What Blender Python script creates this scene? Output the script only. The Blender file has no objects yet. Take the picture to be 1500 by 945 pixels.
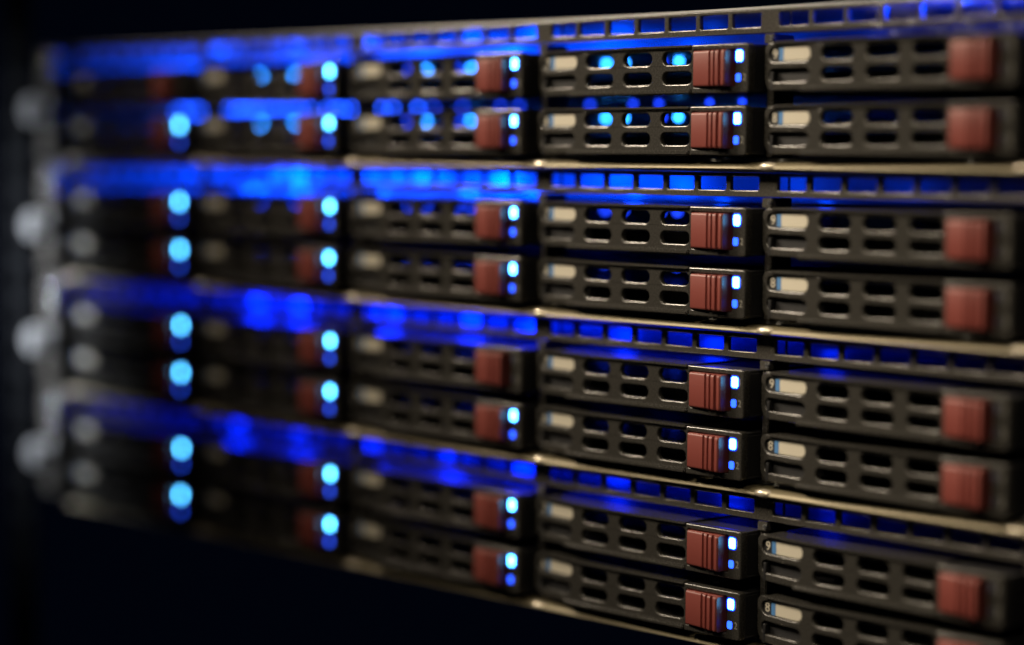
import bpy, bmesh, math, random
from mathutils import Matrix, Vector
random.seed(4)
S = 0.001                                   # all shapes are written in millimetres
sc = bpy.context.scene
C = sc.collection

# ------------------------------------------------------------------ camera
cam_d = bpy.data.cameras.new('camera'); cam = bpy.data.objects.new('camera', cam_d); C.objects.link(cam)
yaw, pit, rol = 0.805173, -0.076490, -0.005536
R = Matrix.Rotation(yaw, 3, 'Z') @ Matrix.Rotation(pit, 3, 'X') @ Matrix.Rotation(rol, 3, 'Y') @ Matrix.Rotation(math.pi/2, 3, 'X')
cam.matrix_world = Matrix.Translation(Vector((720.75, -458.67, -42.19))*S) @ R.to_4x4()
cam_d.sensor_width = 36; cam_d.lens = 3162.98/1500*36
cam_d.clip_start = 0.01; cam_d.clip_end = 50
cam_d.dof.use_dof = True; cam_d.dof.focus_distance = 0.601; cam_d.dof.aperture_fstop = 2.8
cam_d.dof.aperture_blades = 0
sc.camera = cam

# ------------------------------------------------------------------ world and lamps
w = bpy.data.worlds.new('World'); sc.world = w; w.use_nodes = True
w.node_tree.nodes['Background'].inputs[0].default_value = (0.10, 0.22, 0.75, 1)
w.node_tree.nodes['Background'].inputs[1].default_value = 0.0035
sc.view_settings.view_transform = 'Standard'; sc.view_settings.look = 'None'
sc.view_settings.exposure = 0; sc.view_settings.gamma = 1
sc.render.engine = 'CYCLES'
sc.cycles.max_bounces = 6; sc.cycles.sample_clamp_indirect = 4

def area(name, loc, target, size, energy, col, spread=180):
    l = bpy.data.lights.new(name, 'AREA'); l.shape = 'RECTANGLE'; l.size = size[0]*S; l.size_y = size[1]*S
    l.energy = energy; l.color = col; l.spread = math.radians(spread)
    o = bpy.data.objects.new(name, l); C.objects.link(o)
    o.location = Vector(loc)*S
    o.rotation_euler = (Vector(target)-Vector(loc)).to_track_quat('-Z', 'Y').to_euler()
    return o
area('ceiling_tube', (230, -560, 400), (395, 0, -90), (420, 40), 0.17, (1, .84, .60), 38)
area('edge_highlight_lamp', (-300, -420, 420), (370, 0, -90), (300, 30), 0.27, (1, .84, .64), 27)  # unseen lamp added to put highlights along the tray edges
area('room_lamp', (760, -460, 520), (400, 0, -80), (120, 120), 0.03, (1, .84, .62), 30)
area('ear_fill_lamp', (-260, -330, 200), (-66, 0, -85), (60, 60), .24, (.88, .93, 1), 18)  # unseen narrow lamp added to brighten the ears and thumb screws

# ------------------------------------------------------------------ materials
def mat(name, col, rough=.5, metal=0, emit=None, es=0, noise=0, nscale=900, bump=0, spec=.5, specks=0, brushed=False, sample=True):
    m = bpy.data.materials.new(name); m.use_nodes = True
    nt = m.node_tree; b = nt.nodes['Principled BSDF']
    b.inputs['Base Color'].default_value = (*col, 1); b.inputs['Roughness'].default_value = rough
    b.inputs['Metallic'].default_value = metal; b.inputs['Specular IOR Level'].default_value = spec
    if emit:
        b.inputs['Emission Color'].default_value = (*emit, 1); b.inputs['Emission Strength'].default_value = es
        if not sample: m.cycles.emission_sampling = 'NONE'
    if noise or bump or specks:
        tc = nt.nodes.new('ShaderNodeTexCoord')
        n = nt.nodes.new('ShaderNodeTexNoise'); n.inputs['Scale'].default_value = nscale; n.inputs['Detail'].default_value = 6
        if brushed:
            mp = nt.nodes.new('ShaderNodeMapping'); mp.inputs['Scale'].default_value = (.06, 1, 1)
            nt.links.new(tc.outputs['Object'], mp.inputs[0]); nt.links.new(mp.outputs[0], n.inputs['Vector'])
        else: nt.links.new(tc.outputs['Object'], n.inputs['Vector'])
        if noise:
            r = nt.nodes.new('ShaderNodeMapRange'); r.inputs[3].default_value = rough-noise; r.inputs[4].default_value = rough+noise
            nt.links.new(n.outputs['Fac'], r.inputs[0]); nt.links.new(r.outputs[0], b.inputs['Roughness'])
        if bump:
            bp = nt.nodes.new('ShaderNodeBump'); bp.inputs['Strength'].default_value = bump; bp.inputs['Distance'].default_value = .0001
            nt.links.new(n.outputs['Fac'], bp.inputs['Height']); nt.links.new(bp.outputs[0], b.inputs['Normal'])
        if specks:
            # grains of pale dust lying on the plastic
            v = nt.nodes.new('ShaderNodeTexVoronoi'); v.inputs['Scale'].default_value = 260
            nt.links.new(tc.outputs['Object'], v.inputs['Vector'])
            lt = nt.nodes.new('ShaderNodeMath'); lt.operation = 'LESS_THAN'; lt.inputs[1].default_value = .035*specks
            nt.links.new(v.outputs['Distance'], lt.inputs[0])
            mx = nt.nodes.new('ShaderNodeMix'); mx.data_type = 'RGBA'
            mx.inputs['A'].default_value = (*col, 1); mx.inputs['B'].default_value = (.55, .52, .46, 1)
            nt.links.new(lt.outputs[0], mx.inputs['Factor']); nt.links.new(mx.outputs['Result'], b.inputs['Base Color'])
    return m
M = dict(
    bezel=mat('tray_plastic', (.040, .038, .034), .27, spec=.8, noise=.08, bump=.25, nscale=2500, specks=1),
    bezel_back=mat('pocket_plastic', (.020, .020, .022), .5, bump=.2, nscale=2500, specks=1),
    grille=mat('painted_steel', (.062, .058, .052), .27, spec=.8, noise=.08, bump=.2, nscale=1800, specks=.8),
    lip=mat('bare_steel_lip', (.20, .17, .105), .48, .3, noise=.08, bump=.1, nscale=700, brushed=True),
    node=mat('polished_boss', (.80, .72, .58), .25, .5),
    steel=mat('galvanised_steel', (.45, .46, .48), .6, .2, noise=.1, nscale=200),
    channel=mat('pressed_steel', (.42, .43, .46), .4, .5, noise=.25, bump=1.0, nscale=70),
    board=mat('backplane_board', (.30, .32, .36), .4),
    dark=mat('dark_metal', (.018, .018, .02), .45),
    red=mat('red_plastic', (.215, .049, .040), .46, noise=.05, bump=.15, nscale=1500, specks=.8),
    white=mat('paper_sticker', (.60, .56, .46), .6, noise=.1, nscale=300),
    blue=mat('blue_ink', (.07, .22, .50), .6),
    ink=mat('pale_print', (.62, .58, .48), .6),
    faint=mat('grey_print', (.26, .25, .22), .6),
    led=mat('lit_status_light', (.1, .3, .8), .3, emit=(.09, .56, 1.0), es=17, sample=False),
    led2=mat('lit_activity_light', (.03, .1, .6), .3, emit=(.018, .085, 1.0), es=3.6),
    halo=mat('status_light_halo', (.02, .05, .5), .3, emit=(.004, .03, 1.0), es=1.6),  # glowing plate that imitates the blue halo around a lit status light
    glow_dim=mat('dim_backplane_light', (.05, .2, .8), .3, emit=(.01, .05, 1.0), es=5, sample=False),
    glow_gap=mat('gap_backplane_light', (.05, .2, .8), .3, emit=(.01, .08, 1.0), es=16, sample=False),
    led_off=mat('unlit_light', (.05, .05, .07), .3),
    glow=mat('backplane_light', (.05, .2, .8), .3, emit=(.02, .26, 1.0), es=17, sample=False),
    screw=mat('nickel_screw', (.80, .81, .83), .20, .95),
    knob=mat('satin_knob', (.62, .63, .65), .3, .35),
    ear=mat('brushed_ear_metal', (.34, .34, .34), .32, .6, noise=.12, bump=.4, nscale=350),
    post=mat('rack_paint', (.0008, .0012, .002), .95, spec=.08),
)

# ------------------------------------------------------------------ mesh helpers
def finish(bm, name, m, parent=None, bev=0, seg=2, smooth=True):
    if bev: bmesh.ops.bevel(bm, geom=[e for e in bm.edges if e.calc_face_angle(0) > .6], offset=bev, segments=seg, affect='EDGES', clamp_overlap=True)
    bmesh.ops.scale(bm, vec=(S, S, S), verts=bm.verts)
    me = bpy.data.meshes.new(name); bm.to_mesh(me); bm.free()
    return link(me, name, m, parent, smooth)
def link(me, name, m, parent=None, smooth=True):
    me.materials.clear(); me.materials.append(M[m])
    if smooth:
        for p in me.polygons: p.use_smooth = True
        try: me.set_sharp_from_angle(angle=math.radians(40))
        except Exception: pass
    o = bpy.data.objects.new(name, me); C.objects.link(o); o.parent = parent
    return o
def box(bm, x0, x1, y0, y1, z0, z1):
    r = bmesh.ops.create_cube(bm, size=1)
    for v in r['verts']:
        v.co = Vector(((x0+x1)/2+v.co.x*(x1-x0), (y0+y1)/2+v.co.y*(y1-y0), (z0+z1)/2+v.co.z*(z1-z0)))
    return r['verts']
def cyl(bm, c, r, y0, y1, n=28, r2=None):   # a cylinder along y
    q = bmesh.ops.create_cone(bm, cap_ends=True, segments=n, radius1=r, radius2=r if r2 is None else r2, depth=abs(y1-y0))
    for v in q['verts']:
        x, y, z = v.co
        v.co = Vector((c[0]+x, (y0+y1)/2+(-z), c[1]+y))
def new(): return bmesh.new()
def rr(x0, x1, z0, z1, r, n=5):
    if not isinstance(r, (tuple, list)): r = (r,)*4            # bl, br, tr, tl
    P = []
    for (cx, cz, a, q) in ((x0, z0, 180, r[0]), (x1, z0, 270, r[1]), (x1, z1, 0, r[2]), (x0, z1, 90, r[3])):
        ox = cx+q if cx == x0 else cx-q; oz = cz+q if cz == z0 else cz-q
        for i in range(n+1):
            t = math.radians(a+90*i/n); P.append((ox+q*math.cos(t), oz+q*math.sin(t)))
    return P
def plate(outline, holes, y0, y1, bev, name, m, parent=None, text=None):
    """flat sheet facing -y with holes cut through and rounded edges"""
    cu = bpy.data.curves.new(name, 'CURVE'); cu.dimensions = '2D'; cu.fill_mode = 'BOTH'
    for poly in [outline]+holes:
        s = cu.splines.new('POLY'); s.points.add(len(poly)-1); s.use_cyclic_u = True
        for i, p in enumerate(poly): s.points[i].co = (p[0], p[1], 0, 1)
    cu.extrude = (y1-y0)/2-bev; cu.bevel_depth = bev; cu.bevel_resolution = 2; cu.offset = -bev
    return cmesh(cu, (y0+y1)/2, name, m, parent)
def cmesh(cu, ymid, name, m, parent, loc=(0, 0)):
    t = bpy.data.objects.new('t', cu); C.objects.link(t)
    dg = bpy.context.evaluated_depsgraph_get()
    me = bpy.data.meshes.new_from_object(t.evaluated_get(dg)); me.name = name
    bpy.data.objects.remove(t); bpy.data.curves.remove(cu)
    for v in me.vertices:
        x, y, z = v.co; v.co = Vector((x+loc[0], ymid-z, y+loc[1]))*S
    return link(me, name, m, parent, True)
def glyph(s, x, z, size, y, name, m, parent, lean=0):
    cu = bpy.data.curves.new(name, 'FONT'); cu.body = s; cu.size = size; cu.align_x = 'CENTER'; cu.align_y = 'CENTER'
    cu.extrude = .03; cu.resolution_u = 4; cu.space_character = 1
    return cmesh(cu, y, name, m, parent, (x, z))
def empty(name, loc):
    o = bpy.data.objects.new(name, None); C.objects.link(o); o.location = Vector(loc)*S; o.empty_display_size = .01
    return o
def tag(o, label, cat, group=None):
    o['label'] = label; o['category'] = cat
    if group: o['group'] = group

# ------------------------------------------------------------------ geometry numbers (mm)
U = 44.45
X = [0, 84.0, 169.05, 257.07, 344.23, 430.0]      # the six posts of a server front
W = [X[i+1]-X[i] for i in range(5)]
W[4] = 84.0
W0 = 87.16
ORD = ['topmost', 'second', 'third', 'lowest']
COL = ['first', 'second', 'third', 'fourth', 'fifth']

# ------------------------------------------------------------------ rack post at the far left
rp = empty('rack_post', (0, 0, 0)); tag(rp, 'blurred dark steel rack post standing behind the thumb screws at the left', 'rack post')
holes = []
for k in range(-4, 26):
    z = 40-k*U/3
    holes.append(rr(-52, -45, z-4.5, z+4.5, .6, 2))
plate(rr(-56, -40, -380, 120, .5, 1), holes, 3, 5, .4, 'front_flange', 'post', rp)
b = new(); box(b, -58, -56, 3, 14, -380, 120); finish(b, 'side_flange', 'post', rp, .4)

# ------------------------------------------------------------------ server
def build_server():
    t = empty('rack_server', (0, 0, 0))
    # chassis: an open sheet-metal tray with floor, roof, sides and back
    b = new()
    box(b, 0.2, 434, 2.5, 300, -43.2, -42.2)
    box(b, 0.2, 434, 2.5, 300, -1.6, -.8)
    box(b, 0.2, 1.2, 2.5, 300, -42.2, -1.6); box(b, 433, 434, 2.5, 300, -42.2, -1.6)
    finish(b, 'chassis', 'steel', t)
    # ventilation strip along the top of the front
    hs = []
    for c in range(5):
        xs = X[c]+2.5; xe = X[c+1]-2.3; n = 7; p = (xe-xs)/n
        for i in range(n):
            hs.append(rr(xs+i*p+.85, xs+(i+1)*p-.85, -6.5, -2.75, .35, 2))
    plate(rr(-1, 434.5, -8.3, -1.65, .4, 2), hs, -.6, .9, .28, 'vent_strip', 'grille', t)
    # rolled lower lip
    b = new()
    prof = [(2.4, -43.25), (-3.2, -43.3), (-4.3, -43.7), (-5.1, -44.6), (-5.2, -45.0), (-4.9, -45.2), (-4.4, -45.0), (-3.9, -44.2), (2.4, -43.8)]; n = len(prof)
    rings = []
    for xx in (-1, 434.5):
        rings.append([b.verts.new((xx, y, z)) for y, z in prof])
    for i in range(n):
        b.faces.new((rings[0][i], rings[1][i], rings[1][(i+1) % n], rings[0][(i+1) % n]))
    b.faces.new(rings[0][::-1]); b.faces.new(rings[1])
    bmesh.ops.recalc_face_normals(b, faces=b.faces)
    lip = finish(b, 'lower_lip', 'lip', t)
    for k in range(6):
        b = new(); r = bmesh.ops.create_uvsphere(b, u_segments=20, v_segments=12, radius=1)
        for v in r['verts']: v.co = Vector((X[k]+(3.2 if k < 5 else -2.6)+v.co.x*3.4, -4.1+v.co.y*1.6, -U+v.co.z*1.25))
        finish(b, 'rivet', 'node', lip)
    # dividers between the bays
    for k in range(6):
        b = new(); box(b, X[k]-.9, X[k]+.9, 1.2, 9, -42.2, -8.6)
        d = finish(b, 'bay_divider', 'dark', t, .2)
        b = new(); box(b, X[k]-1.6, X[k]+1.9, -1.0, 1.1, -11.2, -8.5); box(b, X[k]-1.3, X[k]+1.0, .0, 1.15, -42, -11)
        finish(b, 'tab', 'grille', d, .25)
        b = new(); cyl(b, (X[k]+1.6, -9.7), .75, -1.9, -1.0, 14); finish(b, 'screw', 'screw', d, .2)
        b = new(); box(b, X[k]+4.6, X[k]+5.0, 2.4, 3.0, -6.6, -2.4); finish(b, 'wire', 'grille', d)
    # backplane with its lights
    hs = [rr(X[c]+a, X[c]+a+22, z, z+4.5, 1, 2) for c in range(5) for a in (8, 50) for z in (-35, -19)]
    bp = plate(rr(1.4, 432.8, -42, -1.8, .4, 2), hs, 77, 79, .2, 'backplane', 'channel', t)
    b = new(); box(b, 1.4, 432.8, 20, 76.5, -10.6, -10.3); finish(b, 'light_baffle', 'channel', t)  # sheet added to keep the blue lamplight out of the bays below
    # the mounting ear
    e = plate(rr(-27, -1.4, -43.2, -1.2, 1.2, 3), [], .2, 2.2, .4, 'mounting_ear', 'grille', t)
    b = new(); box(b, -5.5, -1.6, -9, .15, -42.6, -2.2); finish(b, 'ear_flange', 'grille', e, 1.2, 3)
    for x, y, z, rx, rz in ((-4.5, -8, -5.5, 2.6, 2.2), (-2.5, -9, -13, 2.2, 3.0), (-6, -5, -18, 2.4, 1.8), (-3.0, -8, -31.5, 2.8, 2.6), (-7.5, -5, -35, 2.0, 1.8)):
        b = new(); q = bmesh.ops.create_uvsphere(b, u_segments=20, v_segments=12, radius=1)
        for v in q['verts']: v.co = Vector((x+v.co.x*rx, y+v.co.y*2.4, z+v.co.z*rz))
        finish(b, 'latch_knuckle', 'screw', e)
    b = new(); cyl(b, (-10.5, -25.2), 3.0, -12.5, .15); cyl(b, (-10.5, -25.2), 5.4, -15, -10.5, 30); cyl(b, (-10.5, -25.2), 4.6, -6.5, -3.5, 30)
    finish(b, 'thumb_screw', 'knob', e, .7, 2)
    b = new(); cyl(b, (-9.5, -9.6), 3.6, -6, .15, 24); finish(b, 'ear_button', 'screw', e, .8, 2)
    b = new(); cyl(b, (-8.5, -38), 2.0, -2.5, .15, 24); finish(b, 'ear_screw', 'screw', e, .6, 2)
    return t
def blue_lamps(parent, s):
    # light thrown into the chassis by the backplane lights of the four lit columns
    P = {0: (1.1, 1.3, .8, .05), 1: (2.2, 2.0, 1.0, .14), 2: (.9, .9, .6, .13), 3: (.7, .7, .6, .13)}[s]
    for c in range(4):
        for dx, z, e in ((22, -5.6, 1), (64, -7.2, .8)):
            l = bpy.data.lights.new('backplane_glow', 'POINT'); l.energy = .035*e*P[c]*(.45 if c >= 2 and dx > 50 else 1); l.color = (.0, (.06, .05, .016, .014)[s], 1); l.shadow_soft_size = .0022 if s < 2 else .0036
            o = bpy.data.objects.new('backplane_glow', l); C.objects.link(o); o.parent = parent
            o.location = Vector((X[c]+dx+random.uniform(-6, 6), 62+random.uniform(-8, 8), z))*S
def backplane_lights(t, zs, m):
    bp = [q for q in t.children if q.name.startswith('backplane')][0]
    # light pipes run forward from the board, each ending in a glowing lens
    xs = [142.9, 151.3, 167.6, 175.9, 239.3, 247.0, 263.3, 270.3, 55.4, 79.8]
    pts = [(x, z, .85) for x in xs for z in zs]
    if t is servers[0]: pts += [(x, -25.2, .6) for x in (4, 8, 13, 17, 22, 26, 31, 36, 41, 44, 47, 50, 53, 57, 62, 66, 71, 76, 81, 87, 98, 102, 106, 111, 117, 128, 134, 148, 156, 171, 190, 199, 214, 219, 232, 251, 262, 283, 296, 309)]
    for x, z, rad in pts:
        mm = 'glow_dim' if x in (142.9, 167.6, 263.3) and m == 'glow' else m
        if z == -25.2: mm = 'glow_gap' if x < 150 else 'glow_dim'
        b = new(); cyl(b, (x, z), rad, 45, 46.2, 12); cyl(b, (x, z), .2, 46.1, 76.9, 6)
        q = finish(b, 'backplane_light', mm, bp)
        q.data.materials.append(M['dark'])
        for f in q.data.polygons: f.material_index = 0 if f.center.y < .0463 else 1
def copy_tree(o, parent=None):
    c = o.copy(); C.objects.link(c); c.parent = parent
    for ch in list(o.children): copy_tree(ch, c)
    return c
srv = build_server()
SL = ['topmost dark rack server of the stack, nothing above it', 'second rack server from the top of the stack',
      'third rack server from the top of the stack', 'lowest rack server, resting over the dark empty space']
servers = [srv]+[copy_tree(srv) for i in range(3)]
for s, o in enumerate(servers):
    o.location = Vector((0, 0, -U*s))*S
    tag(o, SL[s], 'rack server', 'rack servers stacked in the rack')
for s, o in enumerate(servers):
    blue_lamps(o, s)
    backplane_lights(o, ((-12.3, -29.6), (-14.6, -31.6), (-16.4, -33.5), (-18.0, -35.5))[s], 'glow' if s == 0 else 'glow_dim')

# ------------------------------------------------------------------ drive tray (origin: left post, bottom of the tray)
def ribbed(bm, z0, z1):
    """release button: flat left half, upright ridges on the right half"""
    pr = [(66.2, -5.0), (66.2, -8.2), (72.3, -8.9), (72.5, -8.45), (73.3, -8.5), (73.5, -9.3), (74.3, -9.35), (74.5, -8.7), (75.2, -8.75),
          (75.4, -9.8), (76.5, -9.9), (76.7, -9.1), (77.4, -9.2), (77.6, -9.9), (78.0, -10.1), (78.7, -10.15), (79.1, -9.8), (79.3, -5.0)]
    lv = []
    for z, k in ((z0, .5), (z0+.25, .15), (z0+.7, 0), (z1-.7, 0), (z1-.25, .15), (z1, .5)):
        lv.append([bm.verts.new((x, y+(k if y < -6 else 0), z)) for x, y in pr])
    n = len(pr)
    for a, c in zip(lv, lv[1:]):
        for i in range(n): bm.faces.new((a[i], a[(i+1) % n], c[(i+1) % n], c[i]))
    bm.faces.new(lv[0][::-1]); bm.faces.new(lv[-1]); bmesh.ops.recalc_face_normals(bm, faces=bm.faces)
def bow(me):
    # the left end of every tray front curves back towards the rack
    bm = bmesh.new(); bm.from_mesh(me)
    for xc in (5, 7, 9, 11, 13, 15, 17, 19.5, 22, 25):
        bmesh.ops.bisect_plane(bm, geom=list(bm.verts)+list(bm.edges)+list(bm.faces), dist=1e-7, plane_co=(xc*S, 0, 0), plane_no=(1, 0, 0))
    for v in bm.verts:
        d = max(0, 27-v.co.x/S)/24
        v.co.y += 2.8*d*d*S; v.co.x -= 2.4*d*d*S
    bm.to_mesh(me); bm.free()
def build_tray(col):
    t = empty('drive_tray', (0, 0, 0)); t.scale = (W[col]/W0, 1, 1)
    up = (8.15, 11.75); lo = (2.75, 6.2)
    hs = [rr(4.9, 19.2, up[0]-.1, up[1]+.1, 1.75), rr(4.9, 18.9, lo[0]-.1, lo[1], 1.65)]
    for x0 in (23.0, 38.0, 53.0):
        hs += [rr(x0, x0+10.9, *up, 1.75), rr(x0, x0+10.9, *lo, 1.65)]
    f = plate(rr(3.3, 64.3, .35, 13.2, (3.2, .3, .3, 2.0)), hs, -6.2, -4.4, .35, 'bezel', 'bezel', t)
    # ledges along the lower and upper edge, the roof and floor of the tray front
    b = new()
    box(b, 14.5, 64.3, -7.4, -4.6, -.15, 1.25)
    vs = [v for v in b.verts if v.co.x < 20]
    for v in vs: v.co.x += 2.2 if v.co.y < -6 else 0
    finish(b, 'lower_ledge', 'bezel', f, .4, 3)
    b = new(); box(b, 6.5, 64.3, -7.0, 18, 12.5, 13.45); finish(b, 'upper_ledge', 'bezel', f, .35, 2)
    b = new(); box(b, 4.2, 20, -4.3, -3.7, 1.5, 12.3); box(b, 4.2, 9, -5.5, -4.3, 7.7, 12.2); finish(b, 'pocket_back', 'bezel_back', f)
    if True:
        st = plate(rr(9.6, 18.9, up[0]+.1, up[1]-.05, (.2, 1.6, 1.6, .2)), [], -5.7, -4.9, .05, 'sticker', 'white', t)
        plate(rr(8.05, 9.55, up[0]+.1, up[1]-.05, .1, 1), [], -5.7, -4.9, .05, 'blue_stripe', 'blue', st)
    # latch housing right of the split line
    h = plate(rr(64.9, 85.3, .0, 13.4, (.3, .9, .9, .3)), [rr(65.7, 80.6, 1.7, 12.0, .3, 2)], -7.4, -4.6, .35, 'latch_housing', 'bezel', t)
    b = new(); box(b, 65.2, 84.9, -4.5, 24, 12.3, 13.1); box(b, 65.2, 84.9, -4.5, 24, .2, .8)
    box(b, 84.0, 84.9, -4.5, 24, .85, 12.25); box(b, 65.2, 81, -4.4, -3.8, .9, 12.2)
    finish(b, 'housing_shell', 'bezel_back', h, .15, 1)
    b = new(); ribbed(b, 1.85, 11.7); finish(b, 'release_button', 'red', t)
    b = new(); box(b, 68, 80, -5, 15, .9, 1.5); finish(b, 'button_hinge', 'dark', h)
    b = new(); q = [b.verts.new((x, y, z)) for y in (1.5, 2.3) for x, z in ((57.5, 2.6), (62.5, 2.6), (60, 6.0))]
    b.faces.new((q[0], q[1], q[2])); b.faces.new((q[5], q[4], q[3]))
    for i in range(3): b.faces.new((q[i], q[i+3], q[(i+1) % 3+3], q[(i+1) % 3]))
    bmesh.ops.recalc_face_normals(b, faces=b.faces); finish(b, 'airflow_tab', 'grille', t)
    # rails and drive behind the front
    b = new(); box(b, 3.6, 4.6, -4.2, 70, .3, 5.4); box(b, 83.0, 83.9, 24.2, 70, .3, 5.4); box(b, 4.7, 82.9, 12, 70, .4, 5.6)
    finish(b, 'drive', 'dark', t, .15, 1)
    b = new(); box(b, 4.8, 64, -4.3, 11.8, .35, .9); finish(b, 'slot_light_stop', 'dark', t)  # added to block light falling through the slots onto the chassis floor
    for q in t.children_recursive:
        if q.name.split('.')[0] in ('bezel', 'lower_ledge', 'upper_ledge', 'pocket_back', 'sticker', 'blue_stripe', 'slot_light_stop'): bow(q.data)
    return t
def add_lights(t, col, lit, n):
    g = t['_h']
def light(name, m, x, z, w, h, parent):
    return plate(rr(x-w/2, x+w/2, z-h/2, z+h/2, .55, 3), [], -7.5, -6.9, .05, name, m, parent)
protos = {}
for col in range(5):
    t = build_tray(col) if col == 0 else copy_tree(protos[0]); t.scale = (W[col]/W0, 1, 1)
    protos[col] = t
for a in (0,):
    base = protos[0]
# light meshes and digits are built once and shared
L1 = light('status_light', 'led', 82.1, 9.95, 2.2, 2.9, None); LH = plate(rr(80.55, 83.65, 8.1, 11.8, .9, 3), [], -7.45, -6.8, .03, 'light_halo', 'halo', None); L2 = light('activity_light', 'led2', 81.75, 4.1, 1.8, 2.2, None)
L1o = light('status_light', 'led_off', 81.75, 9.95, 1.9, 2.6, None); L2o = light('activity_light', 'led_off', 81.75, 4.1, 1.8, 2.2, None)
D1 = glyph('1', 83.9, 9.9, 2.7, -7.42, 'light_number', 'faint', None); D2 = glyph('2', 83.9, 4.1, 2.7, -7.42, 'light_number', 'faint', None)
DG = {n: glyph(str(n), 6.6, 9.95, 3.6, -5.6, 'bay_number', 'ink', None) for n in range(10)}
for q in DG.values(): bow(q.data)
def give(src, parent):
    c = src.copy(); C.objects.link(c); c.parent = parent; return c
first = {c: True for c in range(5)}
for s in range(4):
    for r in range(2):
        for c in range(5):
            if first[c]: t = protos[c]; first[c] = False
            else: t = copy_tree(protos[c])
            for ch in [q for q in t.children if q.name.split('.')[0] in ('status_light', 'activity_light', 'light_number', 'bay_number')]:
                for g in list(ch.children): bpy.data.objects.remove(g)
                bpy.data.objects.remove(ch)
            jit = random.uniform(-.25, .25)
            t.location = Vector((X[c], jit, -U*s-24.4-16.95*r))*S
            t.rotation_euler = (math.radians(random.uniform(-.25, .25)), math.radians(random.uniform(-.07, .07)), math.radians(random.uniform(-.12, .12)))
            n = 2*c+1-r
            h = [q for q in t.children if q.name.startswith('latch_housing')][0]
            off = c == 4 or (c == 2 and s == 2 and r == 0) or (c == 0 and s == 0 and r == 0)
            l1 = give(L1o if off else L1, t)
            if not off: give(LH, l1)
            give(L2o if off else L2, t)
            give(D1, t); give(D2, t)
            give(DG[n], t)
            st = 'unlit' if off else 'lit blue'
            tag(t, '%s drive tray, %s row of the %s server, %s column from the left' % (st, 'upper' if r == 0 else 'lower', ORD[s], COL[c]),
                'drive tray', 'drive trays in the server fronts')
for o in [LH, L1, L2, L1o, L2o, D1, D2]+list(DG.values()): bpy.data.objects.remove(o)

# ------------------------------------------------------------------ crumpled clear film caught on the top right vents
from mathutils import noise as NZ
fm = bpy.data.materials.new('clear_film'); fm.use_nodes = True; nt = fm.node_tree; nt.nodes.clear()
out = nt.nodes.new('ShaderNodeOutputMaterial'); mx = nt.nodes.new('ShaderNodeMixShader'); tr = nt.nodes.new('ShaderNodeBsdfTransparent')
gl = nt.nodes.new('ShaderNodeBsdfGlossy'); gl.inputs['Roughness'].default_value = .15; gl.inputs['Color'].default_value = (.9, .9, .9, 1)
mx.inputs[0].default_value = .028
nt.links.new(tr.outputs[0], mx.inputs[1]); nt.links.new(gl.outputs[0], mx.inputs[2]); nt.links.new(mx.outputs[0], out.inputs[0])
M['film'] = fm
b = new(); nx, nz = 120, 26; g = []
for i in range(nx+1):
    row = []
    for j in range(nz+1):
        x = 378+50*i/nx; z = -.8-9.6*j/nz; k = .35+1.0*max(0, 1-abs(x-398)/22)
        q = Vector((x*.22, z*.30, 3.1)); d = NZ.noise(q)*1.4+NZ.noise(q*2.7)*.7
        row.append(b.verts.new((x+NZ.noise(q*1.7)*.5, -3.4-k*d*1.3, z+.3*NZ.noise(Vector((x*.15, 7, 1))))))
    g.append(row)
for i in range(nx):
    for j in range(nz): b.faces.new((g[i][j], g[i+1][j], g[i+1][j+1], g[i][j+1]))
film = finish(b, 'plastic_film', 'film')
tag(film, 'crumpled clear plastic film with blue glints, caught on the top right vents', 'plastic film')
for x, y, z, e in ((402, 6, -5.2, .05), (388, 9, -5.2, .015)):
    l = bpy.data.lights.new('film_glint_lamp', 'POINT'); l.energy = e; l.color = (.0, .04, 1); l.shadow_soft_size = .0008  # lamps added behind the vents so the film catches blue glints
    o = bpy.data.objects.new('film_glint_lamp', l); C.objects.link(o); o.parent = servers[0]; o.location = Vector((x, y, z))*S
